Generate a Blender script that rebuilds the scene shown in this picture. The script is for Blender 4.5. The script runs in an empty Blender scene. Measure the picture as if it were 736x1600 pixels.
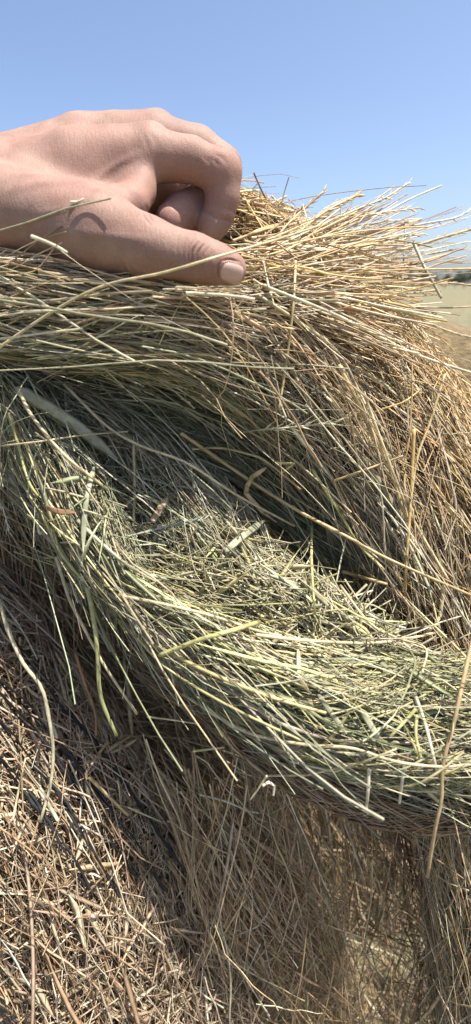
import bpy, math, random
import numpy as np
from mathutils import Vector, Matrix
from mathutils.bvhtree import BVHTree

rng = np.random.default_rng(11)
random.seed(11)
scene = bpy.context.scene
COL = scene.collection

# ------------------------------------------------------------------ camera
F = 741.0                       # focal length in photograph pixels (736 wide)
PITCH = math.radians(25.6)
CAM = np.array([0.0, 0.0, 1.5])
cam_data = bpy.data.cameras.new('camera')
cam_data.sensor_fit = 'HORIZONTAL'
cam_data.sensor_width = 36.0
cam_data.lens = 36.0 * F / 736.0
cam_data.clip_start = 0.01
cam_data.clip_end = 5000.0
cam_data.dof.use_dof = True
cam_data.dof.focus_distance = 0.41
cam_data.dof.aperture_fstop = 10.0
cam = bpy.data.objects.new('camera', cam_data)
COL.objects.link(cam)
cam.location = CAM
cam.rotation_euler = (math.pi / 2 - PITCH, 0, 0)
scene.camera = cam

# ------------------------------------------------------------------ world, sun, exposure
SUN_AZ = math.radians(94)       # clockwise from +Y (straight ahead) towards +X (right)
SUN_EL = math.radians(72)
world = bpy.data.worlds.new('World')
scene.world = world
world.use_nodes = True
wn = world.node_tree
wn.nodes.clear()
sky = wn.nodes.new('ShaderNodeTexSky')
sky.sky_type = 'NISHITA'
sky.sun_disc = False
sky.sun_elevation = SUN_EL
sky.sun_rotation = SUN_AZ
sky.air_density = 0.7
sky.dust_density = 2.3
sky.ozone_density = 2.4
bgn = wn.nodes.new('ShaderNodeBackground')
bgn.inputs['Strength'].default_value = 0.112
won = wn.nodes.new('ShaderNodeOutputWorld')
wn.links.new(sky.outputs[0], bgn.inputs[0])
wn.links.new(bgn.outputs[0], won.inputs[0])

sun_dir = Vector((math.sin(SUN_AZ) * math.cos(SUN_EL), math.cos(SUN_AZ) * math.cos(SUN_EL), math.sin(SUN_EL)))
sl = bpy.data.lights.new('sun', 'SUN')
sl.energy = 4.6
sl.angle = math.radians(0.55)
sl.color = (1.0, 0.94, 0.84)
so = bpy.data.objects.new('sun', sl)
COL.objects.link(so)
so.rotation_euler = (-sun_dir).to_track_quat('-Z', 'Y').to_euler()
so.location = (2, 0, 6)

scene.view_settings.view_transform = 'Standard'
scene.view_settings.look = 'None'
scene.view_settings.exposure = 1.1
scene.view_settings.gamma = 1.0
scene.render.engine = 'CYCLES'
scene.cycles.max_bounces = 8
scene.cycles.transmission_bounces = 6
scene.cycles.diffuse_bounces = 5

# ------------------------------------------------------------------ small maths
CP, SP = math.cos(PITCH), math.sin(PITCH)
RIGHT = np.array([1.0, 0, 0])
UP = np.array([0, SP, CP])
FWD = np.array([0, CP, -SP])


def P(px, py, d):
    """point seen at a photograph pixel, d metres ahead along the lens axis"""
    px, py, d = np.asarray(px, float), np.asarray(py, float), np.asarray(d, float)
    x = (px - 368) / F * d
    y = -(py - 800) / F * d
    return CAM + x[..., None] * RIGHT + y[..., None] * UP + d[..., None] * FWD


def project(p):
    q = p - CAM
    d = q @ FWD
    dd = np.maximum(d, 1e-4)
    return 368 + F * (q @ RIGHT) / dd, 800 - F * (q @ UP) / dd, d


def nrm(v):
    return v / np.maximum(np.linalg.norm(v, axis=-1, keepdims=True), 1e-9)


def catmull(pts, n):
    """Catmull-Rom through rows of pts, resampled evenly to n rows"""
    pts = np.asarray(pts, float)
    if len(pts) == 2:
        return pts[0] + (pts[1] - pts[0]) * np.linspace(0, 1, n)[:, None]
    e = np.vstack([2 * pts[0] - pts[1], pts, 2 * pts[-1] - pts[-2]])
    out = []
    for i in range(1, len(e) - 2):
        t = np.linspace(0, 1, 24, endpoint=False)[:, None]
        a, b, c, d = e[i - 1], e[i], e[i + 1], e[i + 2]
        out.append(0.5 * (2 * b + (c - a) * t + (2 * a - 5 * b + 4 * c - d) * t ** 2 + (3 * b - a - 3 * c + d) * t ** 3))
    out = np.vstack(out + [pts[-1:]])
    L = np.concatenate([[0], np.cumsum(np.linalg.norm(np.diff(out[:, :3], axis=0), axis=1))])
    s = np.linspace(0, L[-1], n)
    return np.stack([np.interp(s, L, out[:, k]) for k in range(out.shape[1])], 1)


# ------------------------------------------------------------------ materials
def new_mat(name):
    m = bpy.data.materials.new(name)
    m.use_nodes = True
    nt = m.node_tree
    nt.nodes.clear()
    return m, nt, nt.nodes.new('ShaderNodeOutputMaterial')


def hay_material():
    m, nt, out = new_mat('dry_grass')
    N, Lk = nt.nodes, nt.links
    at = N.new('ShaderNodeAttribute'); at.attribute_name = 'tint'
    geo = N.new('ShaderNodeNewGeometry')
    nz = N.new('ShaderNodeTexNoise'); nz.inputs['Scale'].default_value = 160; nz.inputs['Detail'].default_value = 3
    Lk.new(geo.outputs['Position'], nz.inputs['Vector'])
    rp = N.new('ShaderNodeMapRange')
    rp.inputs['From Min'].default_value = 0.3; rp.inputs['From Max'].default_value = 0.7
    rp.inputs['To Min'].default_value = 0.72; rp.inputs['To Max'].default_value = 1.15
    Lk.new(nz.outputs['Fac'], rp.inputs['Value'])
    mx = N.new('ShaderNodeVectorMath'); mx.operation = 'SCALE'
    Lk.new(at.outputs['Color'], mx.inputs[0]); Lk.new(rp.outputs[0], mx.inputs['Scale'])
    bs = N.new('ShaderNodeBsdfPrincipled')
    bs.inputs['Roughness'].default_value = 0.42
    bs.inputs['Specular IOR Level'].default_value = 0.45
    Lk.new(mx.outputs[0], bs.inputs['Base Color'])
    tr = N.new('ShaderNodeBsdfTranslucent')
    Lk.new(mx.outputs[0], tr.inputs['Color'])
    mix = N.new('ShaderNodeMixShader'); mix.inputs[0].default_value = 0.24
    Lk.new(bs.outputs[0], mix.inputs[1]); Lk.new(tr.outputs[0], mix.inputs[2])
    Lk.new(mix.outputs[0], out.inputs[0])
    return m


def noise_mat(name, c1, c2, scale, rough=0.9, bump=0.5, stretch=(1, 1, 1), c3=None):
    m, nt, out = new_mat(name)
    N, Lk = nt.nodes, nt.links
    tc = N.new('ShaderNodeTexCoord')
    mp = N.new('ShaderNodeMapping'); mp.inputs['Scale'].default_value = stretch
    Lk.new(tc.outputs['Object'], mp.inputs[0])
    nz = N.new('ShaderNodeTexNoise'); nz.inputs['Scale'].default_value = scale; nz.inputs['Detail'].default_value = 8
    nz.inputs['Roughness'].default_value = 0.7
    Lk.new(mp.outputs[0], nz.inputs['Vector'])
    cr = N.new('ShaderNodeValToRGB')
    cr.color_ramp.elements[0].position = 0.32; cr.color_ramp.elements[0].color = (*c1, 1)
    cr.color_ramp.elements[1].position = 0.68; cr.color_ramp.elements[1].color = (*c2, 1)
    if c3:
        e = cr.color_ramp.elements.new(0.5); e.color = (*c3, 1)
    Lk.new(nz.outputs['Fac'], cr.inputs[0])
    bs = N.new('ShaderNodeBsdfPrincipled'); bs.inputs['Roughness'].default_value = rough
    Lk.new(cr.outputs[0], bs.inputs['Base Color'])
    bp = N.new('ShaderNodeBump'); bp.inputs['Strength'].default_value = bump; bp.inputs['Distance'].default_value = 0.01
    Lk.new(nz.outputs['Fac'], bp.inputs['Height']); Lk.new(bp.outputs[0], bs.inputs['Normal'])
    Lk.new(bs.outputs[0], out.inputs[0])
    return m


HAY = hay_material()
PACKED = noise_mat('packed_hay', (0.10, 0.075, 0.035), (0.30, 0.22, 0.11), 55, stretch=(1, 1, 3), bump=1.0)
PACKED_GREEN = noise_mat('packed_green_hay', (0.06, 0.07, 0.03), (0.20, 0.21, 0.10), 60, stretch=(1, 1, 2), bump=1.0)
NET = noise_mat('black_net', (0.006, 0.006, 0.007), (0.018, 0.018, 0.02), 300, rough=0.6, bump=0.3)

# ------------------------------------------------------------------ mesh helpers
def mesh_obj(name, verts, faces, mat, parent=None, cols=None, smooth=True, base=None):
    """verts in world metres; faces (n,4) or (n,3) int array, or a list of such arrays"""
    verts = np.asarray(verts, np.float64)
    if base is None:
        base = np.array(parent.location) if parent else np.zeros(3)
    fl = faces if isinstance(faces, list) else [faces]
    me = bpy.data.meshes.new(name)
    me.vertices.add(len(verts))
    me.vertices.foreach_set('co', (verts - base).astype(np.float32).ravel())
    nl = sum(f.size for f in fl); nf = sum(len(f) for f in fl)
    me.loops.add(nl)
    me.polygons.add(nf)
    me.loops.foreach_set('vertex_index', np.concatenate([f.ravel() for f in fl]).astype(np.int32))
    tot = np.concatenate([np.full(len(f), f.shape[1]) for f in fl])
    st = np.concatenate([[0], np.cumsum(tot)[:-1]])
    me.polygons.foreach_set('loop_start', st.astype(np.int32))
    me.update(calc_edges=True)
    me.polygons.foreach_set('use_smooth', np.full(nf, smooth))
    if cols is not None:
        a = me.attributes.new('tint', 'FLOAT_COLOR', 'POINT')
        a.data.foreach_set('color', np.hstack([cols, np.ones((len(cols), 1))]).astype(np.float32).ravel())
    me.materials.append(mat)
    o = bpy.data.objects.new(name, me)
    COL.objects.link(o)
    if parent:
        o.parent = parent
    else:
        o.location = base
    return o


def thing(name, label, cat, loc, group=None):
    o = bpy.data.objects.new(name, None)
    o.empty_display_size = 0.05
    COL.objects.link(o)
    o.location = Vector([float(v) for v in loc])
    tag(o, label, cat, group)
    return o


def tag(o, label=None, cat=None, group=None, kind=None):
    if label: o['label'] = label
    if cat: o['category'] = cat
    if group: o['group'] = group
    if kind: o['kind'] = kind
    return o


def sweep(paths, wid, thk, cols, sides, ref, twist=None):
    """tubes along paths (N,K,3) with half-widths wid, half-thickness thk (N,K)"""
    N, K, _ = paths.shape
    T = np.empty_like(paths)
    T[:, 1:-1] = paths[:, 2:] - paths[:, :-2]
    T[:, 0] = paths[:, 1] - paths[:, 0]
    T[:, -1] = paths[:, -1] - paths[:, -2]
    T = nrm(T)
    B = nrm(np.cross(T, ref[:, None, :]))
    Nn = np.cross(B, T)
    ang = np.linspace(0, 2 * np.pi, sides, endpoint=False)
    if twist is not None:
        tw = twist[:, None] * np.linspace(-0.5, 0.5, K)[None]
        B, Nn = B * np.cos(tw)[..., None] + Nn * np.sin(tw)[..., None], Nn * np.cos(tw)[..., None] - B * np.sin(tw)[..., None]
    v = (paths[:, :, None, :]
         + (wid[:, :, None, None] * np.cos(ang)[None, None, :, None]) * B[:, :, None, :]
         + (thk[:, :, None, None] * np.sin(ang)[None, None, :, None]) * Nn[:, :, None, :])
    c = np.repeat(cols[:, :, None, :], sides, 2)
    k = np.arange(K - 1)[:, None]; s = np.arange(sides)[None]
    s2 = (s + 1) % sides
    q = np.stack([k * sides + s, k * sides + s2, (k + 1) * sides + s2, (k + 1) * sides + s], -1).reshape(-1, 4)
    fq = (np.arange(N)[:, None, None] * (K * sides) + q[None]).reshape(-1, 4)
    return v.reshape(-1, 3), fq, c.reshape(-1, 3)


# palettes: albedo of single stalks; palest tones also put sun highlights into the colour
TAN = [(.64, .49, .31), (.58, .44, .27), (.71, .57, .39), (.48, .345, .205), (.66, .50, .29), (.77, .66, .49)]
GOLD = [(.66, .49, .24), (.60, .42, .19), (.70, .57, .32), (.62, .45, .24), (.74, .65, .44), (.54, .37, .16)]
GREYTAN = [(.44, .38, .27), (.38, .32, .22), (.52, .45, .32), (.32, .27, .18), (.46, .42, .27), (.60, .54, .40)]
GREYGREEN = [(.38, .37, .235), (.33, .33, .20), (.46, .44, .30), (.27, .27, .16), (.54, .51, .36), (.45, .38, .24), (.65, .61, .45)]
GREEN = [(.29, .31, .17), (.25, .27, .14), (.36, .37, .22), (.20, .22, .11), (.43, .43, .28), (.52, .50, .34)]
YGREEN = [(.56, .51, .25), (.50, .47, .23), (.64, .58, .34), (.42, .40, .19), (.70, .64, .42), (.58, .47, .25)]
BROWN = [(.40, .27, .16), (.33, .22, .12), (.46, .32, .19), (.28, .185, .10), (.52, .38, .24)]
CHOP = [(.54, .42, .28), (.46, .34, .22), (.63, .52, .37), (.36, .25, .155), (.71, .61, .46), (.49, .39, .275)]


class Hay:
    """collects the stalks of one mass of hay"""
    def __init__(self):
        self.round, self.flat = [], []

    def add(self, paths, rad, cols, flat=False, tw=None):
        N, K, _ = paths.shape
        if flat:
            self.flat.append((paths, rad, cols, nrm(rng.normal(size=(N, 3))), rng.normal(0, 1.6, N)))
        else:
            self.round.append((paths, rad, cols, nrm(rng.normal(size=(N, 3))), np.zeros(N)))

    def merged(self):
        out = []
        for lst in (self.round, self.flat):
            out.append([np.concatenate([l[k] for l in lst]) for k in range(5)] if lst else None)
        return out


K = 9
TT = np.linspace(-0.5, 0.5, K)


def pick_cols(n, pal0, pal1, w, jitter=0.12):
    p0, p1 = np.array(pal0), np.array(pal1)
    a = p0[rng.integers(0, len(p0), n)]; b = p1[rng.integers(0, len(p1), n)]
    use = rng.random(n) < w
    c = np.where(use[:, None], b, a)
    c = c * np.exp(rng.normal(0, jitter, (n, 1))) * (1 + rng.normal(0, 0.03, (n, 3)))
    g = 1 + rng.normal(0, 0.13, (n, 1, 1)) * TT[None, :, None] * 2
    g = g * (1 + rng.normal(0, .10, (n, K, 1)))
    return np.clip(c[:, None, :] * g, 0.01, 0.8)


def finish(hay, paths, L, rad, cols, flat_frac, kink=0.2):
    n = len(paths)
    keep = (project(paths.reshape(-1, 3))[1].reshape(n, -1).min(1) > 268)
    paths, L, rad, cols = paths[keep], L[keep], rad[keep], cols[keep]
    n = len(paths)
    # kinks
    kk = rng.random(n) < kink
    k0 = rng.uniform(-0.3, 0.35, n)
    kd = nrm(rng.normal(size=(n, 3))) * rng.uniform(0.2, 0.65, (n, 1)) * L[:, None]
    paths = paths + np.where(kk, 1.0, 0.0)[:, None, None] * np.maximum(TT[None, :] - k0[:, None], 0)[..., None] * kd[:, None, :]
    a1, a2 = nrm(rng.normal(size=(n, 3))), nrm(rng.normal(size=(n, 3)))
    am = L[:, None] * np.abs(rng.normal(0, 1, (n, 1)))
    ph = rng.uniform(0, 6.28, (n, 2))
    paths = paths + (a1 * am * .016)[:, None] * np.sin(TT[None] * 7 + ph[:, :1])[..., None] + (a2 * am * .007)[:, None] * np.sin(TT[None] * 15 + ph[:, 1:])[..., None]
    r = (rad * np.where(rng.random(n) < .06, rng.uniform(1.3, 1.9, n), 1))[:, None] * (1 - 0.3 * (TT[None] + 0.5) * rng.random((n, 1)))
    fl = rng.random(n) < flat_frac
    if (~fl).any():
        hay.add(paths[~fl], r[~fl], cols[~fl])
    if fl.any():
        prof = np.clip(np.minimum((TT + 0.52) * 6, (0.53 - TT) * 3), 0.12, 1)[None]
        hay.add(paths[fl], rad[fl][:, None] * np.minimum(rng.uniform(1.7, 4.2, (fl.sum(), 1)), .0028 / rad[fl][:, None]) * prof, cols[fl], flat=True)


def frame_of(C):
    T = nrm(np.gradient(C, axis=0))
    V = nrm(CAM - C)
    V = nrm(V - (V * T).sum(1, keepdims=True) * T)
    return T, np.cross(V, T), V


class Bundle:
    """a hank of hay: a centre line with an elliptical section (a across, b towards the viewer)"""
    def __init__(self, rows):
        rows = np.asarray(rows, float)                # px, py, d, a_px, b_m
        C = P(rows[:, 0], rows[:, 1], rows[:, 2])
        a = rows[:, 3] * rows[:, 2] / F
        D = catmull(np.hstack([C, a[:, None], rows[:, 4:5]]), 80)
        self.C = D[:, :3]; self.a = D[:, 3]; self.b = D[:, 4]
        self.T, self.U, self.V = frame_of(self.C)
        self.L = np.linalg.norm(np.diff(self.C, axis=0), axis=1).sum()

    def at(self, s):
        x = np.clip(s, 0, 1) * 79
        i = np.clip(x.astype(int), 0, 78); f = (x - i)[..., None]
        g = lambda A: A[i] * (1 - f) + A[i + 1] * f
        ga = lambda A: A[i] * (1 - f[..., 0]) + A[i + 1] * f[..., 0]
        c = g(self.C)
        over = (s - np.clip(s, 0, 1)) * self.L
        c = c + over[..., None] * g(self.T)
        return c, g(self.T), g(self.U), g(self.V), ga(self.a), ga(self.b)

    def strew(self, hay, n, L=(0.08, 0.22), r=(0.00026, 0.00092), ang=14, pal=(TAN, TAN), uw=(-1, 1), lift=0.004,
              depth=0.012, vslope=0.06, flat=0.12, srange=(-0.02, 1.02), urange=(-1.0, 1.0), kink=0.14, bow=0.03, edge_free=.015, stiff=(.05, .65)):
        s0 = rng.uniform(*srange, n)
        Ls = rng.uniform(*L, n) if L[0] != L[1] else np.full(n, L[0])
        th = np.radians(np.clip(rng.normal(0, ang, n), -75, 75))
        u0 = np.sin(rng.uniform(-1, 1, n) * 1.45) / math.sin(1.45)
        u0 = urange[0] + (u0 + 1) / 2 * (urange[1] - urange[0])
        off = lift * rng.exponential(1, n) - depth * rng.random(n)
        s = s0[:, None] + TT[None] * (Ls * np.cos(th))[:, None] / self.L
        c, T, U, V, a, b = self.at(s)
        lat = u0[:, None] * a + (TT[None] * (Ls * np.sin(th))[:, None]) + rng.normal(0, bow, (n, 1)) * (0.25 - TT[None] ** 2) * Ls[:, None] * 2
        un = lat / a
        au = np.abs(un)
        free = (rng.random(n) < edge_free)[:, None]
        au = np.where((au > .92) & ~free, .92 + .2 * np.tanh((au - .92) / .2), au)
        un = np.sign(un) * au
        lat = un * a
        v = b * np.sqrt(np.clip(1 - un ** 2, 0, 1)) + off[:, None] + rng.normal(0, vslope, (n, 1)) * TT[None] * Ls[:, None]
        v = v + np.abs(rng.normal(0, bow, (n, 1))) * (0.25 - TT[None] ** 2) * Ls[:, None]
        p = c + lat[..., None] * U + v[..., None] * V
        chord = p[:, :1] + (p[:, -1:] - p[:, :1]) * (TT + 0.5)[None, :, None]
        st = rng.uniform(stiff[0], stiff[1], n)[:, None, None]
        p = p * (1 - st) + chord * st
        w = np.clip((u0 - uw[0]) / (uw[1] - uw[0]), 0, 1)
        cols = pick_cols(n, pal[0], pal[1], w)
        rad = np.exp(rng.uniform(math.log(r[0]), math.log(r[1]), n))
        finish(hay, p, Ls, rad, cols, flat, kink)

    def chop(self, hay, n, L=(0.015, 0.06), r=(0.0005, 0.0012), pal=(CHOP, CHOP), srange=(0, 1), urange=(-1, 1), lift=0.006, tilt=0.35, flat=0.15):
        """short pieces lying every way on the surface"""
        s0 = rng.uniform(*srange, n)
        c, T, U, V, a, b = self.at(s0)
        u0 = rng.uniform(*urange, n)
        q = c + (u0 * a)[:, None] * U + (b * np.sqrt(np.clip(1 - u0 ** 2, 0, 1)) + lift * rng.random(n) * 2 - lift * 0.6)[:, None] * V
        nv = nrm(u0[:, None] * U * b[:, None] + np.sqrt(np.clip(1 - u0 ** 2, 0.02, 1))[:, None] * V * a[:, None])
        t1 = nrm(T - (T * nv).sum(1, keepdims=True) * nv); t2 = np.cross(nv, t1)
        an = rng.uniform(0, np.pi, n)
        d = nrm(np.cos(an)[:, None] * t1 + np.sin(an)[:, None] * t2 + rng.normal(0, tilt, (n, 1)) * nv)
        Ls = rng.uniform(*L, n)
        p = q[:, None] + d[:, None] * (TT[None] * Ls[:, None])[..., None]
        p = p + nrm(rng.normal(size=(n, 3)))[:, None] * ((0.25 - TT[None] ** 2) * Ls[:, None] * rng.normal(0, 0.12, (n, 1)))[..., None]
        cols = pick_cols(n, pal[0], pal[1], rng.random(n))
        rad = np.exp(rng.uniform(math.log(r[0]), math.log(r[1]), n))
        finish(hay, p, Ls, rad, cols, flat, 0.25)

    def core(self, shrink=0.006, back=0.6, seg=20):
        """closed body just under the stalks"""
        idx = np.arange(0, 80, 2)
        if idx[-1] != 79: idx = np.append(idx, 79)
        ang = np.linspace(0, 2 * np.pi, seg, endpoint=False)
        ca, sa = np.cos(ang), np.sin(ang)
        rings = []
        for i in idx:
            a = max(self.a[i] - shrink, 0.003); b = max(self.b[i] - shrink, 0.003)
            bb = np.where(ca > 0, b, max(b, a * back))
            taper = 0.5 if i in (idx[0], idx[-1]) else 1
            wob = 1 + 0.06 * np.sin(ang * 3 + i * 0.31) + 0.05 * np.sin(ang * 5 - i * 0.47)
            rings.append(self.C[i] + (sa * a * taper * wob)[:, None] * self.U[i] + (ca * bb * taper * wob)[:, None] * self.V[i])
        R = len(rings)
        v = np.concatenate(rings + [self.C[:1], self.C[-1:]])
        k = np.arange(R - 1)[:, None]; s = np.arange(seg)[None]; s2 = (s + 1) % seg
        q = np.stack([k * seg + s, k * seg + s2, (k + 1) * seg + s2, (k + 1) * seg + s], -1).reshape(-1, 4)
        s = np.arange(seg); s2 = (s + 1) % seg
        t0 = np.stack([np.full(seg, R * seg), s2, s], -1)
        t1 = np.stack([np.full(seg, R * seg + 1), (R - 1) * seg + s, (R - 1) * seg + s2], -1)
        return v, q, np.concatenate([t0, t1])


def join_parts(parts):
    vs, qs, ts, o = [], [], [], 0
    for v, q, t in parts:
        vs.append(v); qs.append(q + o); ts.append(t + o); o += len(v)
    return np.concatenate(vs), [np.concatenate(qs), np.concatenate(ts)]


# ------------------------------------------------------------------ the field far behind
def build_field():
    g = noise_mat('stubble_ground', (0.10, 0.10, 0.045), (0.19, 0.155, 0.085), 0.5, bump=0.5, c3=(0.145, 0.13, 0.065))
    n = 48
    xs = np.sign(np.linspace(-1, 1, n)) * np.abs(np.linspace(-1, 1, n)) ** 2.5 * 3000
    X, Y = np.meshgrid(xs, xs, indexing='ij')
    Z = 0.03 * np.sin(X * 0.21) * np.cos(Y * 0.17)
    Z = np.where(np.hypot(X, Y) < 3, 0, Z)
    v = np.stack([X, Y, Z], -1).reshape(-1, 3)
    i, j = np.meshgrid(np.arange(n - 1), np.arange(n - 1), indexing='ij')
    q = np.stack([i * n + j, (i + 1) * n + j, (i + 1) * n + j + 1, i * n + j + 1], -1).reshape(-1, 4)
    o = mesh_obj('field', v, q, g)
    tag(o, kind='structure')
    # stubble near enough to have blades
    m = 9000
    az = np.radians(rng.uniform(-45, 60, m)); r = 1.2 * (40 / 1.2) ** rng.random(m)
    b = np.stack([r * np.sin(az), r * np.cos(az), np.zeros(m)], 1)
    h = rng.uniform(0.05, 0.17, m)
    d = nrm(np.stack([rng.normal(0, .35, m), rng.normal(0, .35, m), np.ones(m)], 1))
    p = b[:, None] + d[:, None] * (h[:, None] * (TT + 0.5)[None])[..., None]
    sel = [0, 4, 8]
    c = pick_cols(m, BROWN, GREYTAN, 0.4)[:, sel]
    w = (0.0015 + 0.0003 * r)[:, None] * np.array([1, .9, .5])[None]
    vv, qq, cc = sweep(p[:, sel], w, w, c, 3, nrm(rng.normal(size=(m, 3))))
    st = mesh_obj('stubble', vv, qq, HAY, cols=cc)
    tag(st, 'short tan stubble standing over the mown field', 'stubble', kind='stuff')


LEAF = noise_mat('tree_leaves', (0.05, 0.065, 0.04), (0.10, 0.12, 0.07), 0.8, bump=0)  # leaf colour lightened to grey-green, standing in for distance haze
BARK = noise_mat('bark', (0.06, 0.045, 0.03), (0.13, 0.10, 0.07), 6, bump=0.5)


def build_trees():
    spots = []
    for k in range(18):
        px = 588 + k * 15 + rng.uniform(-4, 4)
        spots.append((px, rng.uniform(235, 300), rng.uniform(5.0, 9.5)))
    order = 0
    words = ['first', 'second', 'third', 'fourth', 'fifth', 'sixth', 'seventh', 'eighth', 'ninth', 'tenth', 'eleventh', 'twelfth', 'thirteenth',
             'fourteenth', 'fifteenth', 'sixteenth', 'seventeenth', 'eighteenth', 'nineteenth', 'twentieth', 'twenty-first', 'twenty-second',
             'twenty-third', 'twenty-fourth', 'twenty-fifth', 'twenty-sixth']
    for px, Y, H in spots:
        X = (px - 368) / F * Y * CP
        t = thing('field_tree', 'dark green far tree on the field edge, %s from the left of the row' % words[order], 'tree', (X, Y, 0), 'far trees along the field edge')
        order += 1
        # trunk with two limbs
        tp = []
        for dx, dy, top in ((0, 0, .75), (.22, .1, .62), (-.2, -.1, .58)):
            tp.append(np.array([[0, 0, 0], [0, 0, H * .25], [dx * H * .5, dy * H * .5, H * .45], [dx * H, dy * H, H * top]]) + np.array([X, Y, 0]))
        tp = np.array(tp)
        w = np.array([[.04, .03, .02, .008]] * 3) * H * 0.6
        v, q, c = sweep(tp, w, w, np.full((3, 4, 3), .1), 6, nrm(np.array([[1, .3, .1]] * 3)))
        mesh_obj('trunk', v, q, BARK, t)
        ncl = 16
        cc = nrm(rng.normal(size=(ncl, 3))) * rng.random((ncl, 1)) ** .4 * np.array([H * .42, H * .42, H * .34]) + np.array([X, Y, H * .58])
        m = 1300
        ci = rng.integers(0, ncl, m)
        p = cc[ci] + nrm(rng.normal(size=(m, 3))) * (rng.random((m, 1)) ** .5) * H * rng.uniform(.1, .19, (ncl, 1))[ci]
        p[:, 2] = np.maximum(p[:, 2], .4)
        a = nrm(rng.normal(size=(m, 3))); b = nrm(np.cross(a, rng.normal(size=(m, 3))))
        sz = rng.uniform(.18, .4, (m, 1))
        v = np.stack([p - a * sz, p + b * sz * .6, p + a * sz, p - b * sz * .6], 1).reshape(-1, 3)
        mesh_obj('crown', v, np.arange(m * 4).reshape(-1, 4), LEAF, t)


build_field()
build_trees()

# ------------------------------------------------------------------ hay masses
bale, flap, wad, netted = Hay(), Hay(), Hay(), Hay()

# big round bale: right-hand flank, top behind the hand, face
A = Bundle([(300, 385, .57, 75, .05), (400, 440, .55, 100, .06), (495, 537, .53, 104, .065), (602, 698, .52, 130, .07), (690, 880, .50, 150, .07),
            (735, 1080, .49, 115, .06), (765, 1300, .49, 100, .05), (800, 1700, .56, 100, .05)])
A.strew(bale, 6800, L=(.07, .24), ang=17, pal=(TAN, TAN), lift=.006, depth=.022, vslope=.07, flat=.08)
A.strew(bale, 1500, L=(.07, .20), ang=15, pal=(GREYTAN, GOLD), lift=.009, depth=.006, flat=.10)
A.strew(bale, 800, L=(.05, .14), ang=42, pal=(TAN, GOLD), lift=.008, depth=.004, flat=.1)
A.strew(bale, 900, L=(.08, .24), r=(.0002, .0004), ang=20, pal=(TAN, GOLD), lift=.014, depth=.0, flat=.0)
A.strew(bale, 700, L=(.08, .2), ang=24, pal=(GOLD, GOLD), lift=.012, depth=.01, urange=(.6, 1.06), flat=.1)

TOP = Bundle([(-160, 430, .52, 40, .04), (60, 400, .52, 45, .04), (250, 365, .52, 48, .04), (375, 350, .52, 42, .04), (440, 385, .53, 36, .04), (490, 430, .53, 30, .03)])
TOP.strew(bale, 900, L=(.05, .16), ang=28, pal=(TAN, GOLD), lift=.006, depth=.01)
TOP.chop(bale, 500, L=(.03, .09), pal=(TAN, CHOP), tilt=.35)

FACE = Bundle([(230, 560, .62, 330, .02), (260, 800, .68, 330, .02), (330, 1050, .76, 320, .02), (360, 1250, .84, 330, .02), (380, 1500, 1.0, 340, .02), (390, 1700, 1.15, 340, .02)])
FACE.strew(bale, 3600, L=(.08, .30), r=(.0006, .0016), ang=26, pal=(BROWN, TAN), lift=.014, depth=.02, vslope=.12)
INNER = Bundle([(-80, 600, .55, 55, .03), (10, 720, .56, 65, .03), (90, 900, .58, 75, .03), (200, 1080, .60, 90, .03), (300, 1230, .62, 100, .03), (400, 1420, .66, 110, .03), (480, 1650, .75, 120, .03)])
INNER.strew(bale, 1700, L=(.06, .2), ang=24, pal=(BROWN, TAN), lift=.012, depth=.015, vslope=.1)

# lifted layer held up by the hand
B = Bundle([(-110, 470, .405, 70, .03), (0, 480, .395, 75, .032), (120, 490, .385, 78, .034), (270, 505, .39, 75, .036), (390, 555, .42, 82, .04), (492, 655, .455, 78, .04),
            (575, 785, .48, 62, .035), (645, 930, .485, 44, .03), (700, 1080, .48, 30, .025)])
B.strew(flap, 4300, L=(.08, .24), ang=9, pal=(GREYGREEN, GREYTAN), uw=(-1.1, .5), lift=.004, depth=.02, flat=.10)
B.strew(flap, 900, L=(.08, .22), ang=14, pal=(GREYGREEN, TAN), uw=(-1.2, .3), lift=.008, depth=.002, flat=.08)
B.strew(flap, 900, L=(.04, .14), r=(.0002, .0006), ang=42, pal=(GREYTAN, TAN), lift=.006, depth=.002, srange=(.25, .6), flat=.05)
B2 = Bundle([(-110, 540, .44, 40, .02), (30, 568, .445, 45, .025), (170, 612, .465, 45, .03), (310, 672, .49, 45, .03), (435, 765, .51, 42, .03), (550, 890, .52, 40, .025), (640, 1010, .51, 35, .02)])
B2.strew(flap, 900, L=(.08, .22), ang=11, pal=(GREEN, GREYGREEN), lift=.008, depth=.014, flat=.14)


def fan(n, ox, oy, od, angr, lenr, dd, pal, spread=1.0, curve=.1, r=(.0004, .001)):
    """stalks gripped under the thumb, splaying outwards"""
    a = np.radians(rng.uniform(*angr, n)); ln = rng.uniform(*lenr, n)
    sx = rng.normal(ox[0], ox[1], n); sy = rng.normal(oy[0], oy[1], n); sd = rng.uniform(*od, n)
    t = (TT + .5)[None]
    cv = rng.normal(0, curve, n)[:, None]
    px = sx[:, None] + np.cos(a)[:, None] * ln[:, None] * t - np.sin(a)[:, None] * ln[:, None] * cv * t ** 2
    py = sy[:, None] + np.sin(a)[:, None] * ln[:, None] * t + np.cos(a)[:, None] * ln[:, None] * cv * t ** 2
    d = sd[:, None] + rng.uniform(*dd, n)[:, None] * t
    p = P(px, py, d)
    L = np.linalg.norm(p[:, -1] - p[:, 0], axis=1)
    finish(flap, p, L, np.exp(rng.uniform(math.log(r[0]), math.log(r[1]), n)), pick_cols(n, pal[0], pal[1], .5), .06, .12)


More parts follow.
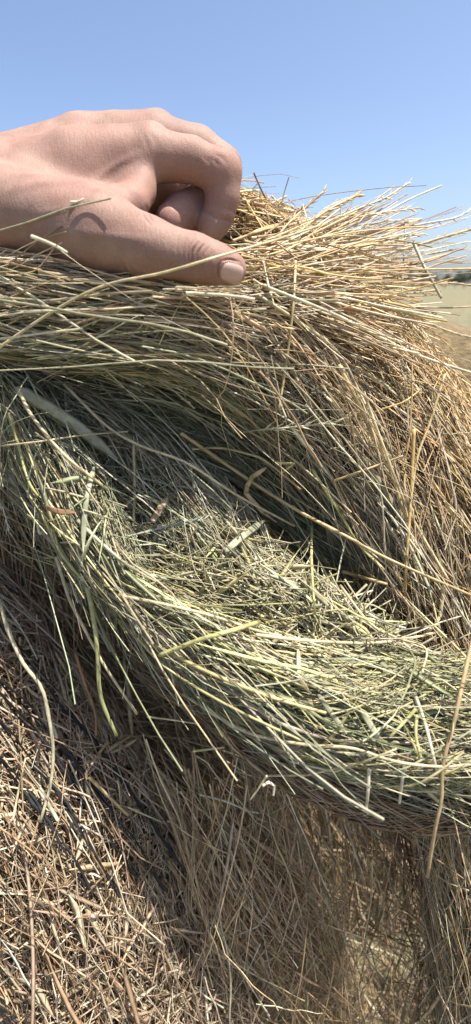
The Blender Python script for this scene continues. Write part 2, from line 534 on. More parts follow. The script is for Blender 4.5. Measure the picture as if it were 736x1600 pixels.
fan(230, (400, 22), (412, 20), (.37, .44), (-25, 6), (110, 250), (.02, .16), (GOLD, TAN))
fan(380, (395, 22), (432, 20), (.36, .43), (0, 34), (130, 300), (.0, .12), (GOLD, TAN))
fan(260, (400, 18), (450, 22), (.36, .41), (18, 60), (90, 240), (.02, .1), (TAN, GREYTAN))
fan(60, (560, 30), (400, 26), (.45, .56), (-25, 10), (60, 190), (.0, .1), (TAN, GOLD), r=(.0003, .0007))
fan(420, (330, 60), (440, 16), (.36, .41), (165, 183), (160, 420), (-.0, .06), (GOLD, TAN))
fan(260, (150, 80), (440, 14), (.37, .42), (164, 182), (100, 260), (.0, .05), (GOLD, TAN))
fan(26, (130, 50), (430, 6), (.330, .342), (-3, 14), (70, 190), (-.004, .01), (GREYTAN, TAN))
fan(12, (285, 26), (452, 5), (.314, .322), (-4, 5), (60, 120), (-.002, .01), (GREYTAN, TAN))
fan(220, (300, 60), (470, 14), (.36, .38), (-14, 10), (80, 200), (-.01, .03), (GREYTAN, TAN))

# green wad bulging out of the opening
D1 = Bundle([(-30, 570, .46, 35, .02), (32, 630, .44, 44, .03), (88, 722, .425, 52, .035), (138, 820, .415, 54, .04), (188, 905, .41, 42, .035), (250, 980, .41, 30, .03), (330, 1055, .42, 28, .03), (440, 1100, .41, 26, .03)])
D1.strew(wad, 1700, srange=(-.02, .6), L=(.05, .14), ang=10, stiff=(0, .3), pal=(YGREEN, GREYGREEN), uw=(-1.2, .4), lift=.005, depth=.012, flat=.16)
D1.strew(wad, 400, srange=(0, .6), kink=.35, L=(.05, .14), ang=35, pal=(GREYGREEN, GREEN), lift=.008, depth=.002, flat=.2)
D2 = Bundle([(-30, 560, .465, 40, .02), (90, 640, .46, 62, .025), (208, 752, .458, 88, .03), (318, 872, .452, 92, .035), (418, 972, .445, 66, .035), (540, 1032, .45, 46, .03), (640, 1052, .455, 38, .03)])
D2.strew(wad, 3000, srange=(-.02, .85), L=(.06, .22), ang=24, stiff=(.2, .8), pal=(GREYGREEN, GREYGREEN), lift=.006, depth=.014, vslope=.1, flat=.16)
D2.strew(wad, 800, L=(.04, .13), ang=48, kink=.35, pal=(GREYGREEN, TAN), lift=.008, depth=.004, vslope=.15, flat=.2)
E = Bundle([(190, 850, .46, 60, .02), (290, 890, .445, 75, .03), (390, 932, .435, 76, .035), (500, 980, .43, 58, .03), (590, 1025, .43, 36, .02)])
E.chop(wad, 420, L=(.03, .12), r=(.0005, .0013), pal=(YGREEN, GREYGREEN), lift=.010, tilt=.32, flat=.22)
E.strew(wad, 800, L=(.05, .17), ang=30, pal=(YGREEN, GREYGREEN), lift=.008, depth=.008, vslope=.2)
FR = Bundle([(125, 850, .425, 18, .025), (195, 915, .415, 28, .03), (290, 985, .41, 50, .035), (410, 1058, .40, 70, .045), (540, 1108, .40, 86, .05), (680, 1122, .405, 86, .045), (830, 1110, .43, 80, .04)])
FR.strew(wad, 3600, L=(.06, .2), ang=12, stiff=(0, .3), kink=.25, pal=(GREEN, GREYGREEN), lift=.004, depth=.014, flat=.14)
FR.strew(wad, 1000, L=(.07, .2), ang=14, pal=(YGREEN, YGREEN), lift=.006, depth=.006, urange=(.15, 1.05), flat=.12)  # yellower stalks on the upper half, sunlight put into their colour
FR.strew(wad, 700, L=(.07, .2), ang=10, pal=(GREYTAN, TAN), lift=.004, depth=.008, urange=(-1.1, -.55), flat=.06)
FR.strew(wad, 420, L=(.04, .14), ang=36, pal=(YGREEN, GREYGREEN), lift=.009, depth=.0, flat=.24, kink=.4)
FR.strew(wad, 320, L=(.03, .1), ang=45, pal=(YGREEN, GREEN), lift=.01, depth=.0, srange=(.6, 1), flat=.2)
G2 = Bundle([(320, 1100, .465, 20, .02), (410, 1165, .455, 30, .025), (500, 1205, .45, 42, .03), (620, 1235, .45, 48, .03), (830, 1235, .46, 50, .03)])
G2.strew(wad, 1000, L=(.06, .2), ang=18, pal=(BROWN, GREYTAN), lift=.006, depth=.012, flat=.05)
G3 = Bundle([(420, 1200, .50, 150, .03), (470, 1350, .52, 170, .03), (520, 1520, .58, 180, .03), (560, 1700, .66, 190, .03)])
G3.strew(bale, 1400, L=(.06, .2), ang=22, pal=(TAN, BROWN), lift=.012, depth=.014, vslope=.1, flat=.06)

# net-wrapped bale low on the left
H = Bundle([(-260, 800, .54, 130, .05), (-120, 985, .515, 145, .06), (25, 1190, .49, 150, .06), (135, 1360, .50, 155, .06), (290, 1650, .57, 170, .06)])
H.strew(netted, 2200, L=(.05, .16), ang=22, pal=(CHOP, CHOP), lift=.006, depth=.012, vslope=.12, flat=.16)
H.chop(netted, 3400, L=(.01, .06), r=(.0003, .0012), pal=(CHOP, CHOP), lift=.010, tilt=.5, flat=.25)
H.strew(netted, 700, L=(.06, .22), ang=16, pal=(BROWN, CHOP), lift=.008, depth=.006, vslope=.1, flat=.2, kink=.3)

# ------------------------------------------------------------------ which stalks show largest (so they become objects of their own)
SC = 0.5
BW, BH = int(736 * SC), int(1600 * SC)
zbuf = np.full(BW * BH, 9.0)
owners = {'bale': bale, 'flap': flap, 'wad': wad, 'netted': netted}
samples = {}
for nm, h in owners.items():
    for gi, g in enumerate(h.merged()):
        if g is None: continue
        p = g[0]
        fine = np.concatenate([p[:, :-1] * (1 - f) + p[:, 1:] * f for f in (0, .2, .4, .6, .8)], 1)
        x, y, d = project(fine.reshape(-1, 3))
        xi = (x * SC).astype(int); yi = (y * SC).astype(int)
        ok = (xi >= 0) & (xi < BW) & (yi >= 0) & (yi < BH) & (d > .05)
        idx = np.where(ok, yi * BW + xi, 0)
        np.minimum.at(zbuf, idx[ok], d[ok])
        samples[nm, gi] = (g, idx, ok, d, fine.shape[1], y)
ZB = zbuf.reshape(BH, BW)


def front_depth(px, py):
    """typical depth of the hay surface round a pixel"""
    out = []
    for x, y in zip(np.atleast_1d(px), np.atleast_1d(py)):
        xi, yi = int(x * SC), int(y * SC)
        w = ZB[max(yi - 4, 0):yi + 5, max(xi - 4, 0):xi + 5]
        w = w[w < 2]
        out.append(np.percentile(w, 16) if w.size else np.nan)
    return np.array(out)


MAXIND = {'bale': 300, 'flap': 300, 'wad': 300, 'netted': 250}


def build_mass(nm, root, core_parts, core_mat):
    if core_parts:
        v, f = join_parts(core_parts)
        mesh_obj('packed_hay', v, f, core_mat, root)
    entries = []
    for gi in (0, 1):
        if (nm, gi) not in samples: continue
        g, idx, ok, d, m, y = samples[nm, gi]
        vis = ok & (d <= zbuf[idx] + 0.0012) & (y > 300) & (y < 1300)
        cnt = vis.reshape(-1, m).sum(1) / m
        L = np.linalg.norm(np.diff(g[0], axis=1), axis=2).sum(1)
        dist = d.reshape(-1, m).mean(1)
        score = cnt * L * g[1].mean(1) / dist ** 2
        entries += [(score[i], gi, i) for i in range(len(score))]
    entries.sort(reverse=True)
    chosen = {0: [], 1: []}
    for sc_, gi, i in entries[:MAXIND[nm]]:
        if sc_ > 0: chosen[gi].append(i)
    vs, qs, cs, o = [], [], [], 0
    for gi in (0, 1):
        if (nm, gi) not in samples: continue
        g = samples[nm, gi][0]
        keep = np.ones(len(g[0]), bool); keep[chosen[gi]] = False
        sides = 3 if gi == 0 else 4
        th = g[1] if gi == 0 else g[1] * 0.16
        v, q, c = sweep(g[0][keep], g[1][keep], th[keep], g[2][keep], sides, g[3][keep], g[4][keep])
        vs.append(v); qs.append(q + o); cs.append(c); o += len(v)
        for i in chosen[gi]:
            sd = 6 if gi == 0 else 4
            v1, q1, c1 = sweep(g[0][i:i + 1], g[1][i:i + 1], th[i:i + 1], g[2][i:i + 1], sd, g[3][i:i + 1], g[4][i:i + 1])
            mesh_obj('stalk' if gi == 0 else 'leaf_blade', v1, q1, HAY, root, cols=c1)
    st = mesh_obj('hay_stalks', np.concatenate(vs), np.concatenate(qs), HAY, root, cols=np.concatenate(cs))
    tag(st, kind='stuff')
    return st


# body of the big round bale: axis runs away from the viewer
def bale_body():
    R, seg = .76, 96
    cx, cz = .02, .755
    prof = [(.0, .60), (.35, .605), (.60, .615), (.70, .64), (.745, .70), (.76, .80), (.76, 1.75), (.72, 1.82), (.6, 1.84), (0, 1.85)]
    ang = np.linspace(0, 2 * np.pi, seg, endpoint=False)
    rings = []
    for i, (r, y) in enumerate(prof[1:-1]):
        wob = 1 + .012 * np.sin(ang * 7 + i) + .008 * np.sin(ang * 17 - i * 2)
        rings.append(np.stack([cx + r * wob * np.sin(ang), np.full(seg, y) + .012 * np.sin(ang * 5 + r * 20), cz + r * wob * np.cos(ang)], 1))
    v = np.concatenate(rings + [np.array([[cx, prof[0][1], cz], [cx, prof[-1][1], cz]])])
    n = len(rings)
    k = np.arange(n - 1)[:, None]; s = np.arange(seg)[None]; s2 = (s + 1) % seg
    q = np.stack([k * seg + s, k * seg + s2, (k + 1) * seg + s2, (k + 1) * seg + s], -1).reshape(-1, 4)
    s = np.arange(seg); s2 = (s + 1) % seg
    t = np.concatenate([np.stack([np.full(seg, n * seg), s2, s], -1), np.stack([np.full(seg, n * seg + 1), (n - 1) * seg + s, (n - 1) * seg + s2], -1)])
    return v, q, t


r_bale = thing('hay_bale', 'big round tan hay bale filling the right side and bottom behind the green wad', 'hay bale', (.02, 1.2, 0))
build_mass('bale', r_bale, [bale_body(), A.core(.012), TOP.core(.01), INNER.core(.012, .2)], PACKED)
r_flap = thing('hay_layer', 'lifted layer of grey-tan hay pinched up under the thumb', 'hay layer', P(300, 520, .42))
build_mass('flap', r_flap, [B.core(.014, .3)], PACKED)
r_wad = thing('hay_wad', 'green hay wad bulging out of the opened bale below the dark gap', 'hay wad', P(420, 1050, .46))
build_mass('wad', r_wad, [D1.core(.014, .4), D2.core(.016, .3), E.core(.016, .3), FR.core(.016, .6), G2.core(.012, .4)], PACKED_GREEN)
r_net = thing('net_wrapped_bale', 'weathered bale edge crossed by black net strands at bottom left', 'hay bale', P(40, 1250, .58))
build_mass('netted', r_net, [H.core(.012, .8)], PACKED)

# black net strands pressed into the left bale
for pts in ([(-60, 1000), (0, 1064), (41, 1102), (90, 1159), (130, 1208), (185, 1282), (260, 1390)],
            [(-60, 1030), (0, 1082), (30, 1118), (62, 1150), (100, 1200), (150, 1270), (215, 1370)],
            [(-60, 1070), (14, 1143), (35, 1176), (71, 1216), (117, 1279), (190, 1400)],
            [(-60, 1120), (5, 1192), (40, 1235), (80, 1290), (140, 1390)],
            [(-40, 930), (10, 985), (50, 1035), (95, 1095), (150, 1165), (215, 1250), (290, 1360)]):
    c = catmull(np.array(pts, float), 26)
    dz = front_depth(c[:, 0], c[:, 1])
    dz = np.where(np.isnan(dz), np.nanmedian(dz), dz)
    dz = np.convolve(np.pad(dz, 4, mode='edge'), np.ones(9) / 9, 'valid') + rng.uniform(-.002, .002)
    for side in (-1, 1):
        wob = side * 2.6 * np.cos(np.linspace(0, rng.uniform(7, 12), 26)) + rng.normal(0, .7, 26)
        p = P(c[:, 0] + wob, c[:, 1] - wob * .8, dz - .0045 + rng.normal(0, .0008, 26))[None]
        w = (0.0014 + 0.0004 * np.sin(np.linspace(0, 14, 26) + side))[None]
        v, q, cc = sweep(p, w, w * .6, np.full((1, 26, 3), .01), 6, nrm(np.array([[.3, -.8, .5]])), np.array([5.0]))
        mesh_obj('net_strand', v, q, NET, r_net)

# ------------------------------------------------------------------ single stalks that stand out
PALE = (.66, .57, .36); STRAW = (.58, .46, .24); YG = (.52, .50, .22); WHITE = (.72, .66, .50); GG = (.42, .42, .28); GN = (.44, .44, .20); TN = (.50, .37, .20); BR = (.34, .20, .11); GOLDC = (.60, .43, .17)


def hero(name, pts, wpx, col, label, cat='grass stalk', flat=False, depth=None, lift=.003, taper=.75, sharp=False, nodes=0, group=None, twist=0.0):
    pts = np.array(pts, float)
    n = 26
    if sharp:                                          # keep the folds
        L = np.concatenate([[0], np.cumsum(np.linalg.norm(np.diff(pts, axis=0), axis=1))])
        s = np.unique(np.concatenate([np.linspace(0, L[-1], n), L, np.clip(L[1:-1] - 1.5, 0, None)]))
        c = np.stack([np.interp(s, L, pts[:, 0]), np.interp(s, L, pts[:, 1])], 1)
        n = len(c)
    else:
        c = catmull(pts, n)
    t = np.linspace(0, 1, n)
    if depth is None:
        z = front_depth(c[:, 0], c[:, 1])
        good = ~np.isnan(z)
        z = np.where(good, z, np.nanmedian(z) if good.any() else .45)
        co = np.polyfit(t, z, 3)
        zz = np.polyval(co, t)
        zz = zz - np.percentile(zz - z, 88) - lift
    else:
        zz = np.interp(t, np.linspace(0, 1, len(depth)), depth)
    p = P(c[:, 0], c[:, 1], zz)[None]
    w = wpx / 2 * zz / F
    if flat:
        prof = np.clip(np.minimum(t * 8 + .35, (1 - t) * 4 + .12), 0, 1)
    else:
        prof = 1 - (1 - taper) * t
        if nodes:
            for k in np.linspace(.12, .9, nodes):
                prof = prof + .35 * np.exp(-((t - k) / .012) ** 2)
    w = (w * prof)[None]
    cols = np.array(col)[None, None] * (1 + .14 * np.sin(t * 9 + rng.uniform(0, 6)))[None, :, None] * (1 + rng.normal(0, .03, (1, n, 1)))
    ref = nrm(np.array([FWD + rng.normal(0, .12, 3)]))
    v, q, cc = sweep(p, w, w * (.14 if flat else .9), np.clip(cols, .01, .85), 6, ref, np.array([twist]))
    S = 6
    caps = [np.array([list(range(S))[::-1]]), np.array([[len(v) - S + k for k in range(S)]])]
    base = P(c[:1, 0], c[:1, 1], zz[:1])[0]
    o = mesh_obj(name, v, [q] + caps, HAY, cols=cc, base=base)
    return tag(o, label, cat, group), p[0], w[0]


def spikelets(root_name, pts, wpx, col, label, depth, head=.5, n=12, size=.008, cat='seed head', awn=0.0, lift=.003):
    """grass stalk carrying a spike of seeds"""
    o, path, w = hero('stem_tmp', pts, wpx, col, label, cat, depth=depth, lift=lift)
    base = np.array(o.location)
    root = thing(root_name, label, cat, base)
    o.name = 'stem'; o.parent = root; o.location = (0, 0, 0)
    for k in ('label', 'category'): del o[k]
    paths, wid = [], []
    i0 = int(len(path) * (1 - head))
    L = np.concatenate([[0], np.cumsum(np.linalg.norm(np.diff(path, axis=0), axis=1))])
    ss = np.linspace(L[i0], L[-1], n)
    for k, s in enumerate(ss):
        q = np.array([np.interp(s, L, path[:, j]) for j in range(3)])
        q2 = np.array([np.interp(min(s + .004, L[-1]), L, path[:, j]) for j in range(3)])
        q1 = np.array([np.interp(s - .004, L, path[:, j]) for j in range(3)])
        T = nrm(q2 - q1)
        side = nrm(np.cross(T, FWD)) * (1 if k % 2 else -1) * .32 + rng.normal(0, .12, 3)
        d = nrm(T + side)
        sz = size * rng.uniform(.7, 1.15)
        paths.append(q + d * np.linspace(0, 1, 6)[:, None] * sz)
        wid.append(np.array([.25, .8, 1, .8, .45, .08]) * sz * .105)
        if awn:
            a = nrm(d + rng.normal(0, .12, 3))
            paths.append(q + d * sz * .9 + a * np.linspace(0, 1, 6)[:, None] * awn * rng.uniform(.6, 1.2))
            wid.append(np.linspace(.00022, .00006, 6))
    paths = np.array(paths); wid = np.array(wid)
    cols = np.clip(np.array(col)[None, None] * np.exp(rng.normal(0, .15, (len(paths), 1, 1))) * np.ones((1, 6, 1)), 0, .85)
    v, q, c = sweep(paths, wid, wid * .7, cols, 4, nrm(rng.normal(size=(len(paths), 3))))
    mesh_obj('seed_spike', v, q, HAY, root, cols=c)
    return root


hero('grass_stalk', [(-20, 556), (82, 487), (163, 446), (255, 426), (343, 400), (440, 372), (500, 352)], 5, PALE,
     'long pale stalk lying across the thumb and down to the left', depth=[.355, .34, .325, .313, .302, .325, .365])
hero('grass_stalk', [(462, 408), (458, 480), (447, 570), (436, 640)], 4.5, STRAW, 'upright straw stalk just right of the thumb, standing over the fanned hay')
hero('grass_stalk', [(411, 408), (420, 448), (431, 486)], 4, PALE, 'short pale straw leaning right beside the thumb tip', lift=.004)
hero('grass_stalk', [(411, 446), (529, 494), (646, 552), (760, 590)], 6, WHITE, 'long bright stalk running from the thumb to the right edge', lift=.004)
hero('grass_stalk', [(405, 462), (470, 505), (529, 552), (575, 640)], 5, PALE, 'bright curved stalk dropping right below the thumb tip')
hero('grass_stalk', [(283, 677), (377, 742), (460, 795), (545, 840), (610, 875), (745, 934)], 6, STRAW, 'long straight yellow stalk slanting across the dark gap to the right edge', lift=.022, nodes=3)
hero('grass_stalk', [(100, 600), (166, 665), (221, 697), (291, 723), (369, 773), (460, 822)], 5, PALE, 'pale curved stalk slanting below the long yellow one across the dark gap', lift=.018)
hero('bent_leaf', [(417, 730), (394, 745), (386, 760), (384, 771), (412, 802), (432, 816)], 8, STRAW, 'folded yellow leaf bent double in the dark gap', 'leaf', flat=True, sharp=True, lift=.026)
hero('grass_stalk', [(431, 723), (460, 724), (436, 742)], 4.5, YG, 'small yellow twig bent into a hook above the gap', sharp=True, lift=.016)
hero('grass_stalk', [(300, 702), (345, 700), (390, 710), (416, 721), (470, 765)], 4.5, STRAW, 'curved yellow stalk arching over the dark gap above the folded leaf', lift=.02)
hero('leaf_blade', [(25, 606), (82, 641), (117, 664), (150, 690), (184, 718)], 20, GG, 'broad grey-green leaf blade lying down the left of the wad', 'leaf', flat=True, lift=.005)
hero('leaf_blade', [(147, 728), (136, 774), (131, 820), (130, 865)], 9, GG, 'narrow grey leaf blade hanging straight down on the left of the wad', 'leaf', flat=True, lift=.005)
hero('grass_stalk', [(30, 610), (50, 650), (100, 710), (168, 765)], 6, PALE, 'pale straight stalk crossing the broad grey-green blade', lift=.009)
hero('grass_stalk', [(14, 645), (30, 700), (45, 752), (60, 775)], 6, YG, 'pale knotted stalk down the far left edge of the wad', lift=.006, nodes=4)
hero('grass_stalk', [(0, 697), (60, 690), (130, 680), (200, 674)], 3, PALE, 'thin stalk lying nearly level across the left of the wad', lift=.012)
hero('dry_leaf', [(66, 790), (90, 799), (105, 800), (120, 801)], 9, BR, 'small curled red-brown leaf on the left edge of the wad', 'leaf', flat=True, lift=.008, twist=1.5)
hero('grass_stalk', [(59, 812), (60, 825), (63, 834), (70, 826)], 5, WHITE, 'tiny white hooked bit hanging off the left edge of the wad', sharp=False, depth=[.395, .395, .395])
hero('green_stem', [(98, 800), (116, 860), (136, 915), (151, 1001), (157, 1086), (182, 1149)], 10.5, GN, 'thick yellow-green stem hanging down below the wad', depth=[.395, .39, .385, .385, .39, .40], nodes=2, taper=.55)
hero('grass_stalk', [(88, 870), (108, 935), (128, 975), (161, 1036), (214, 1116)], 5.5, PALE, 'pale stalk crossing behind the hanging green stem', depth=[.395, .392, .392, .395, .40])
hero('grass_stalk', [(118, 1021), (132, 1066), (148, 1112), (150, 1150)], 5, BR, 'thin red-brown stalk left of the hanging green stem', depth=[.44, .45, .46])
hero('grass_stalk', [(0, 940), (11, 980), (35, 1034), (65, 1075), (76, 1120), (83, 1170), (79, 1225), (63, 1284)], 6.5, (.50, .46, .30), 'long bowed greenish straw hanging over the black net strands', depth=[.45, .435, .42, .412, .41, .405], nodes=3)
hero('grass_stalk', [(62, 1233), (75, 1256), (91, 1283)], 7, WHITE, 'short bright stalk at the bottom among the net strands', lift=.006)
hero('grass_stalk', [(168, 1158), (150, 1184), (134, 1208), (136, 1218)], 5, TN, 'small bent straw standing off the left bale', lift=.010, sharp=True)
hero('grass_stalk', [(139, 1214), (170, 1245), (200, 1274)], 6, STRAW, 'straw slanting down right beside the small bent one', lift=.006)
hero('grass_stalk', [(20, 1282), (34, 1210), (40, 1185)], 4, PALE, 'thin upright pale straw on the left bale', lift=.008)
hero('grass_stalk', [(286, 1084), (344, 1121), (394, 1147), (480, 1164), (550, 1169), (619, 1190), (689, 1198), (745, 1193)], 6, PALE,
     'long pale stalk wrapped along the lower front of the green wad', lift=.004, nodes=3)
hero('grass_stalk', [(333, 1126), (363, 1168), (417, 1212), (480, 1211), (567, 1191), (620, 1170)], 4.5, PALE, 'pale stalk sagging below the wad, with a sharp bend', lift=.006, sharp=True)
hero('grass_stalk', [(417, 1212), (404, 1232), (391, 1250)], 3.5, PALE, 'short twig hanging from the sagging pale stalk', depth=[.355, .358, .362])
hero('grass_stalk', [(410, 1228), (420, 1222), (429, 1228), (427, 1243)], 5, WHITE, 'tiny crooked white bit below the wad', sharp=True, depth=[.355, .358, .36])
hero('grass_stalk', [(249, 1024), (314, 999), (360, 986), (405, 972)], 7, YG, 'yellow-green stalk lying slantwise on top of the wad', flat=False, lift=.008, taper=1.1)
hero('leaf_blade', [(466, 1014), (467, 1058), (478, 1075), (490, 1088)], 7, PALE, 'pale flat bent blade on the sunny front of the wad', 'leaf', flat=True, sharp=True, lift=.006)
hero('grass_stalk', [(532, 915), (577, 973), (621, 997), (665, 1013), (660, 1050)], 4.5, PALE, 'pale stalk curving out of the dark gap at the right', lift=.010)
hero('grass_stalk', [(400, 992), (480, 1001), (573, 1005), (630, 999), (684, 988)], 6, PALE, 'long pale level stalk across the right end of the gap', lift=.008)
hero('grass_stalk', [(694, 912), (690, 945), (685, 968), (667, 990)], 7, PALE, 'pale curled stalk on the tan flank above the right end of the wad', lift=.006)
hero('grass_stalk', [(752, 920), (742, 985), (729, 1040), (709, 1130), (692, 1196), (690, 1249), (680, 1295), (668, 1370)], 7.5, TN,
     'tall thick tan stalk standing in front of the right end of the wad', depth=[.37, .35, .335, .33, .333, .35], nodes=2)
hero('grass_stalk', [(648, 1085), (658, 1112), (668, 1144), (684, 1212)], 6, WHITE, 'white stalk pointing down beside the tall tan stalk', lift=.005)
hero('grass_stalk', [(577, 1203), (575, 1235), (572, 1268)], 6, WHITE, 'white speckled stalk hanging straight down under the wad', depth=[.338, .338, .345])
hero('grass_stalk', [(632, 1192), (628, 1225), (624, 1255)], 6, WHITE, 'white speckled stalk hanging under the wad, nearer the tall tan stalk', depth=[.338, .338, .345])
hero('leaf_blade', [(497, 1085), (518, 1115), (542, 1147)], 8, GG, 'flat grey blade slanting down the middle of the wad', 'leaf', flat=True, lift=.006)
hero('leaf_blade', [(566, 1112), (580, 1135), (596, 1160)], 10, GG, 'short wide grey blade right of the slanting flat one', 'leaf', flat=True, lift=.006)
hero('grass_stalk', [(650, 1108), (630, 1130), (609, 1152)], 6, YG, 'short yellow stalk at the right end of the wad', lift=.006)
hero('grass_stalk', [(651, 1118), (650, 1150), (658, 1185)], 6, YG, 'short drooping yellow-green stalk at the right end of the wad', lift=.007)
hero('grass_stalk', [(647, 670), (645, 720), (642, 781), (635, 881), (633, 930)], 6, GOLDC, 'golden upright stalk on the tan flank', lift=.008)
hero('grass_stalk', [(695, 585), (672, 660), (652, 716), (640, 800)], 4.5, STRAW, 'thin straw leaning on the golden upright stalk', lift=.010)
hero('grass_stalk', [(530, 570), (577, 665), (612, 741), (640, 830)], 6.5, STRAW, 'thick straw running down the tan flank, left of the golden upright one', lift=.005)
hero('grass_stalk', [(568, 612), (600, 700), (640, 800), (700, 905)], 5, PALE, 'pale straw running down the middle of the tan flank', lift=.005)
hero('grass_stalk', [(487, 732), (530, 800), (560, 850), (600, 890)], 5, YG, 'greenish straw along the upper lip of the gap', lift=.005)
hero('grass_stalk', [(520, 752), (560, 738), (630, 712)], 4, TN, 'thin straw lying crosswise on the tan flank', lift=.007)
hero('grass_stalk', [(497, 815), (530, 840), (548, 868)], 5, STRAW, 'dry curled bit by the long yellow stalk', lift=.008)
hero('grass_stalk', [(535, 893), (560, 900), (605, 913)], 6, STRAW, 'short bent straw pointing over the dark gap', lift=.012, sharp=True)
hero('grass_stalk', [(487, 820), (487, 880), (492, 960)], 5, YG, 'upright greenish stalk standing in the right of the gap', lift=.010)
hero('leaf_blade', [(352, 862), (380, 838), (415, 812)], 12, GG, 'dull grey blade in the middle of the wad', 'leaf', flat=True, lift=.004)
hero('dry_leaf', [(238, 815), (250, 795), (262, 775)], 12, (.44, .32, .20), 'tan broken leaf in the middle left of the wad', 'leaf', flat=True, lift=.006)
hero('grass_stalk', [(296, 724), (300, 745), (304, 763)], 6, GG, 'short grey stub dangling off the pale curved stalk', lift=.008)
hero('grass_stalk', [(120, 812), (160, 850), (210, 890), (260, 905)], 6, (.44, .46, .34), 'pale grey stalk lying low on the left of the wad', lift=.005)
hero('grass_stalk', [(185, 930), (260, 945), (330, 962), (400, 985), (440, 994)], 5.5, PALE, 'pale stalk lying along the top edge of the wad', lift=.006)
hero('grass_stalk', [(302, 1174), (325, 1171), (350, 1168)], 4, YG, 'thin yellow straw sticking out left under the wad', depth=[.385, .38, .375])
hero('grass_stalk', [(230, 1120), (270, 1125), (308, 1131)], 3, PALE, 'thin pale straw jutting left below the wad into shadow', depth=[.40, .395, .39])
# against the sky
spikelets('seed_head', [(560, 410), (600, 398), (649, 384), (691, 371), (745, 356)], 5, (.56, .44, .26), 'thick tan seed head reaching right against the sky', [.45, .46, .47, .48, .49], .45, 16, .010)
spikelets('seed_head', [(590, 365), (630, 356), (671, 348), (712, 340), (745, 322)], 4, (.66, .60, .46), 'pale seed head reaching right above the thick tan one', [.47, .48, .50, .51, .52], .5, 15, .009)
spikelets('seed_head', [(440, 378), (510, 348), (560, 326), (602, 309), (640, 285)], 4, (.62, .54, .36), 'pale seed head pointing up right over the fanned hay', [.42, .43, .44, .45, .46], .4, 14, .009)
spikelets('seed_head', [(430, 390), (470, 360), (510, 330), (560, 304)], 6, (.60, .42, .20), 'golden feathery seed head rising above the thumb', [.42, .43, .44, .45], .6, 22, .012)
spikelets('seed_head', [(600, 452), (650, 445), (700, 442), (745, 447)], 4, (.54, .42, .25), 'tan seed head lying level against the far trees', [.47, .48, .49, .5], .5, 13, .009)
spikelets('seed_head', [(590, 470), (640, 492), (700, 517), (740, 528)], 4, (.58, .47, .30), 'tan seed head drooping over the field at the right edge', [.47, .48, .49, .5], .5, 13, .009)
spikelets('seed_head', [(470, 392), (540, 378), (600, 372), (662, 366)], 3, (.62, .52, .34), 'slim pale seed head just below the pale one in the sky', [.42, .44, .46, .47], .45, 13, .008)
spikelets('seed_head', [(455, 385), (520, 352), (580, 335), (655, 325)], 3, (.60, .48, .30), 'slim tan seed head highest of those reaching right', [.43, .44, .45, .46], .4, 13, .008)
spikelets('seed_head', [(420, 385), (450, 350), (480, 322), (505, 300)], 4, (.62, .45, .23), 'short golden seed head rising left of the feathery one', [.41, .42, .43, .43], .55, 14, .009)
spikelets('seed_head', [(560, 500), (620, 512), (680, 545), (715, 585)], 3, (.60, .48, .30), 'tan seed head drooping against the right flank of the bale', [.44, .45, .46, .47], .45, 13, .008)
hero('grass_stalk', [(615, 425), (633, 417), (676, 406), (714, 391), (722, 390), (729, 381)], 3.5, (.40, .29, .19), 'thin brown stalk with an upturned tip against the sky', depth=[.46, .47, .48, .49])
hero('grass_stalk', [(655, 424), (690, 411), (728, 400)], 3, (.46, .36, .25), 'thin brown stalk just above the far trees', depth=[.47, .48, .49])
hero('grass_stalk', [(646, 378), (664, 419), (677, 442), (690, 466)], 6, (.46, .42, .30), 'grey-green stalk hanging in front of the far trees', depth=[.46, .45, .45])
hero('grass_stalk', [(634, 348), (631, 400), (628, 464)], 3, (.42, .38, .26), 'thin upright stalk left of the hanging grey-green one', depth=[.48, .47, .46])
hero('grass_stalk', [(470, 395), (550, 353), (600, 332), (645, 309), (690, 290)], 3.5, WHITE, 'thin white stalk slanting up into the sky', depth=[.44, .45, .46, .47])
# awned head over the layer, and heads on the left
spikelets('awned_seed_head', [(372, 676), (410, 671), (450, 668), (500, 663), (522, 661)], 3.5, (.56, .55, .38), 'whitish awned seed head lying level on the lifted layer', None, .75, 16, .009, awn=.02, lift=.007)
spikelets('awned_seed_head', [(-14, 770), (2, 790), (8, 805), (14, 830)], 3, (.70, .62, .46), 'white awned seed head at the far left edge', [.43, .43, .43, .43], .9, 10, .008, awn=.015)
spikelets('awned_seed_head', [(200, 838), (240, 828), (285, 818), (318, 812)], 3.5, (.36, .40, .30), 'grey-green feathery head lying in the middle of the wad', None, .8, 18, .010, awn=.016, lift=.006)

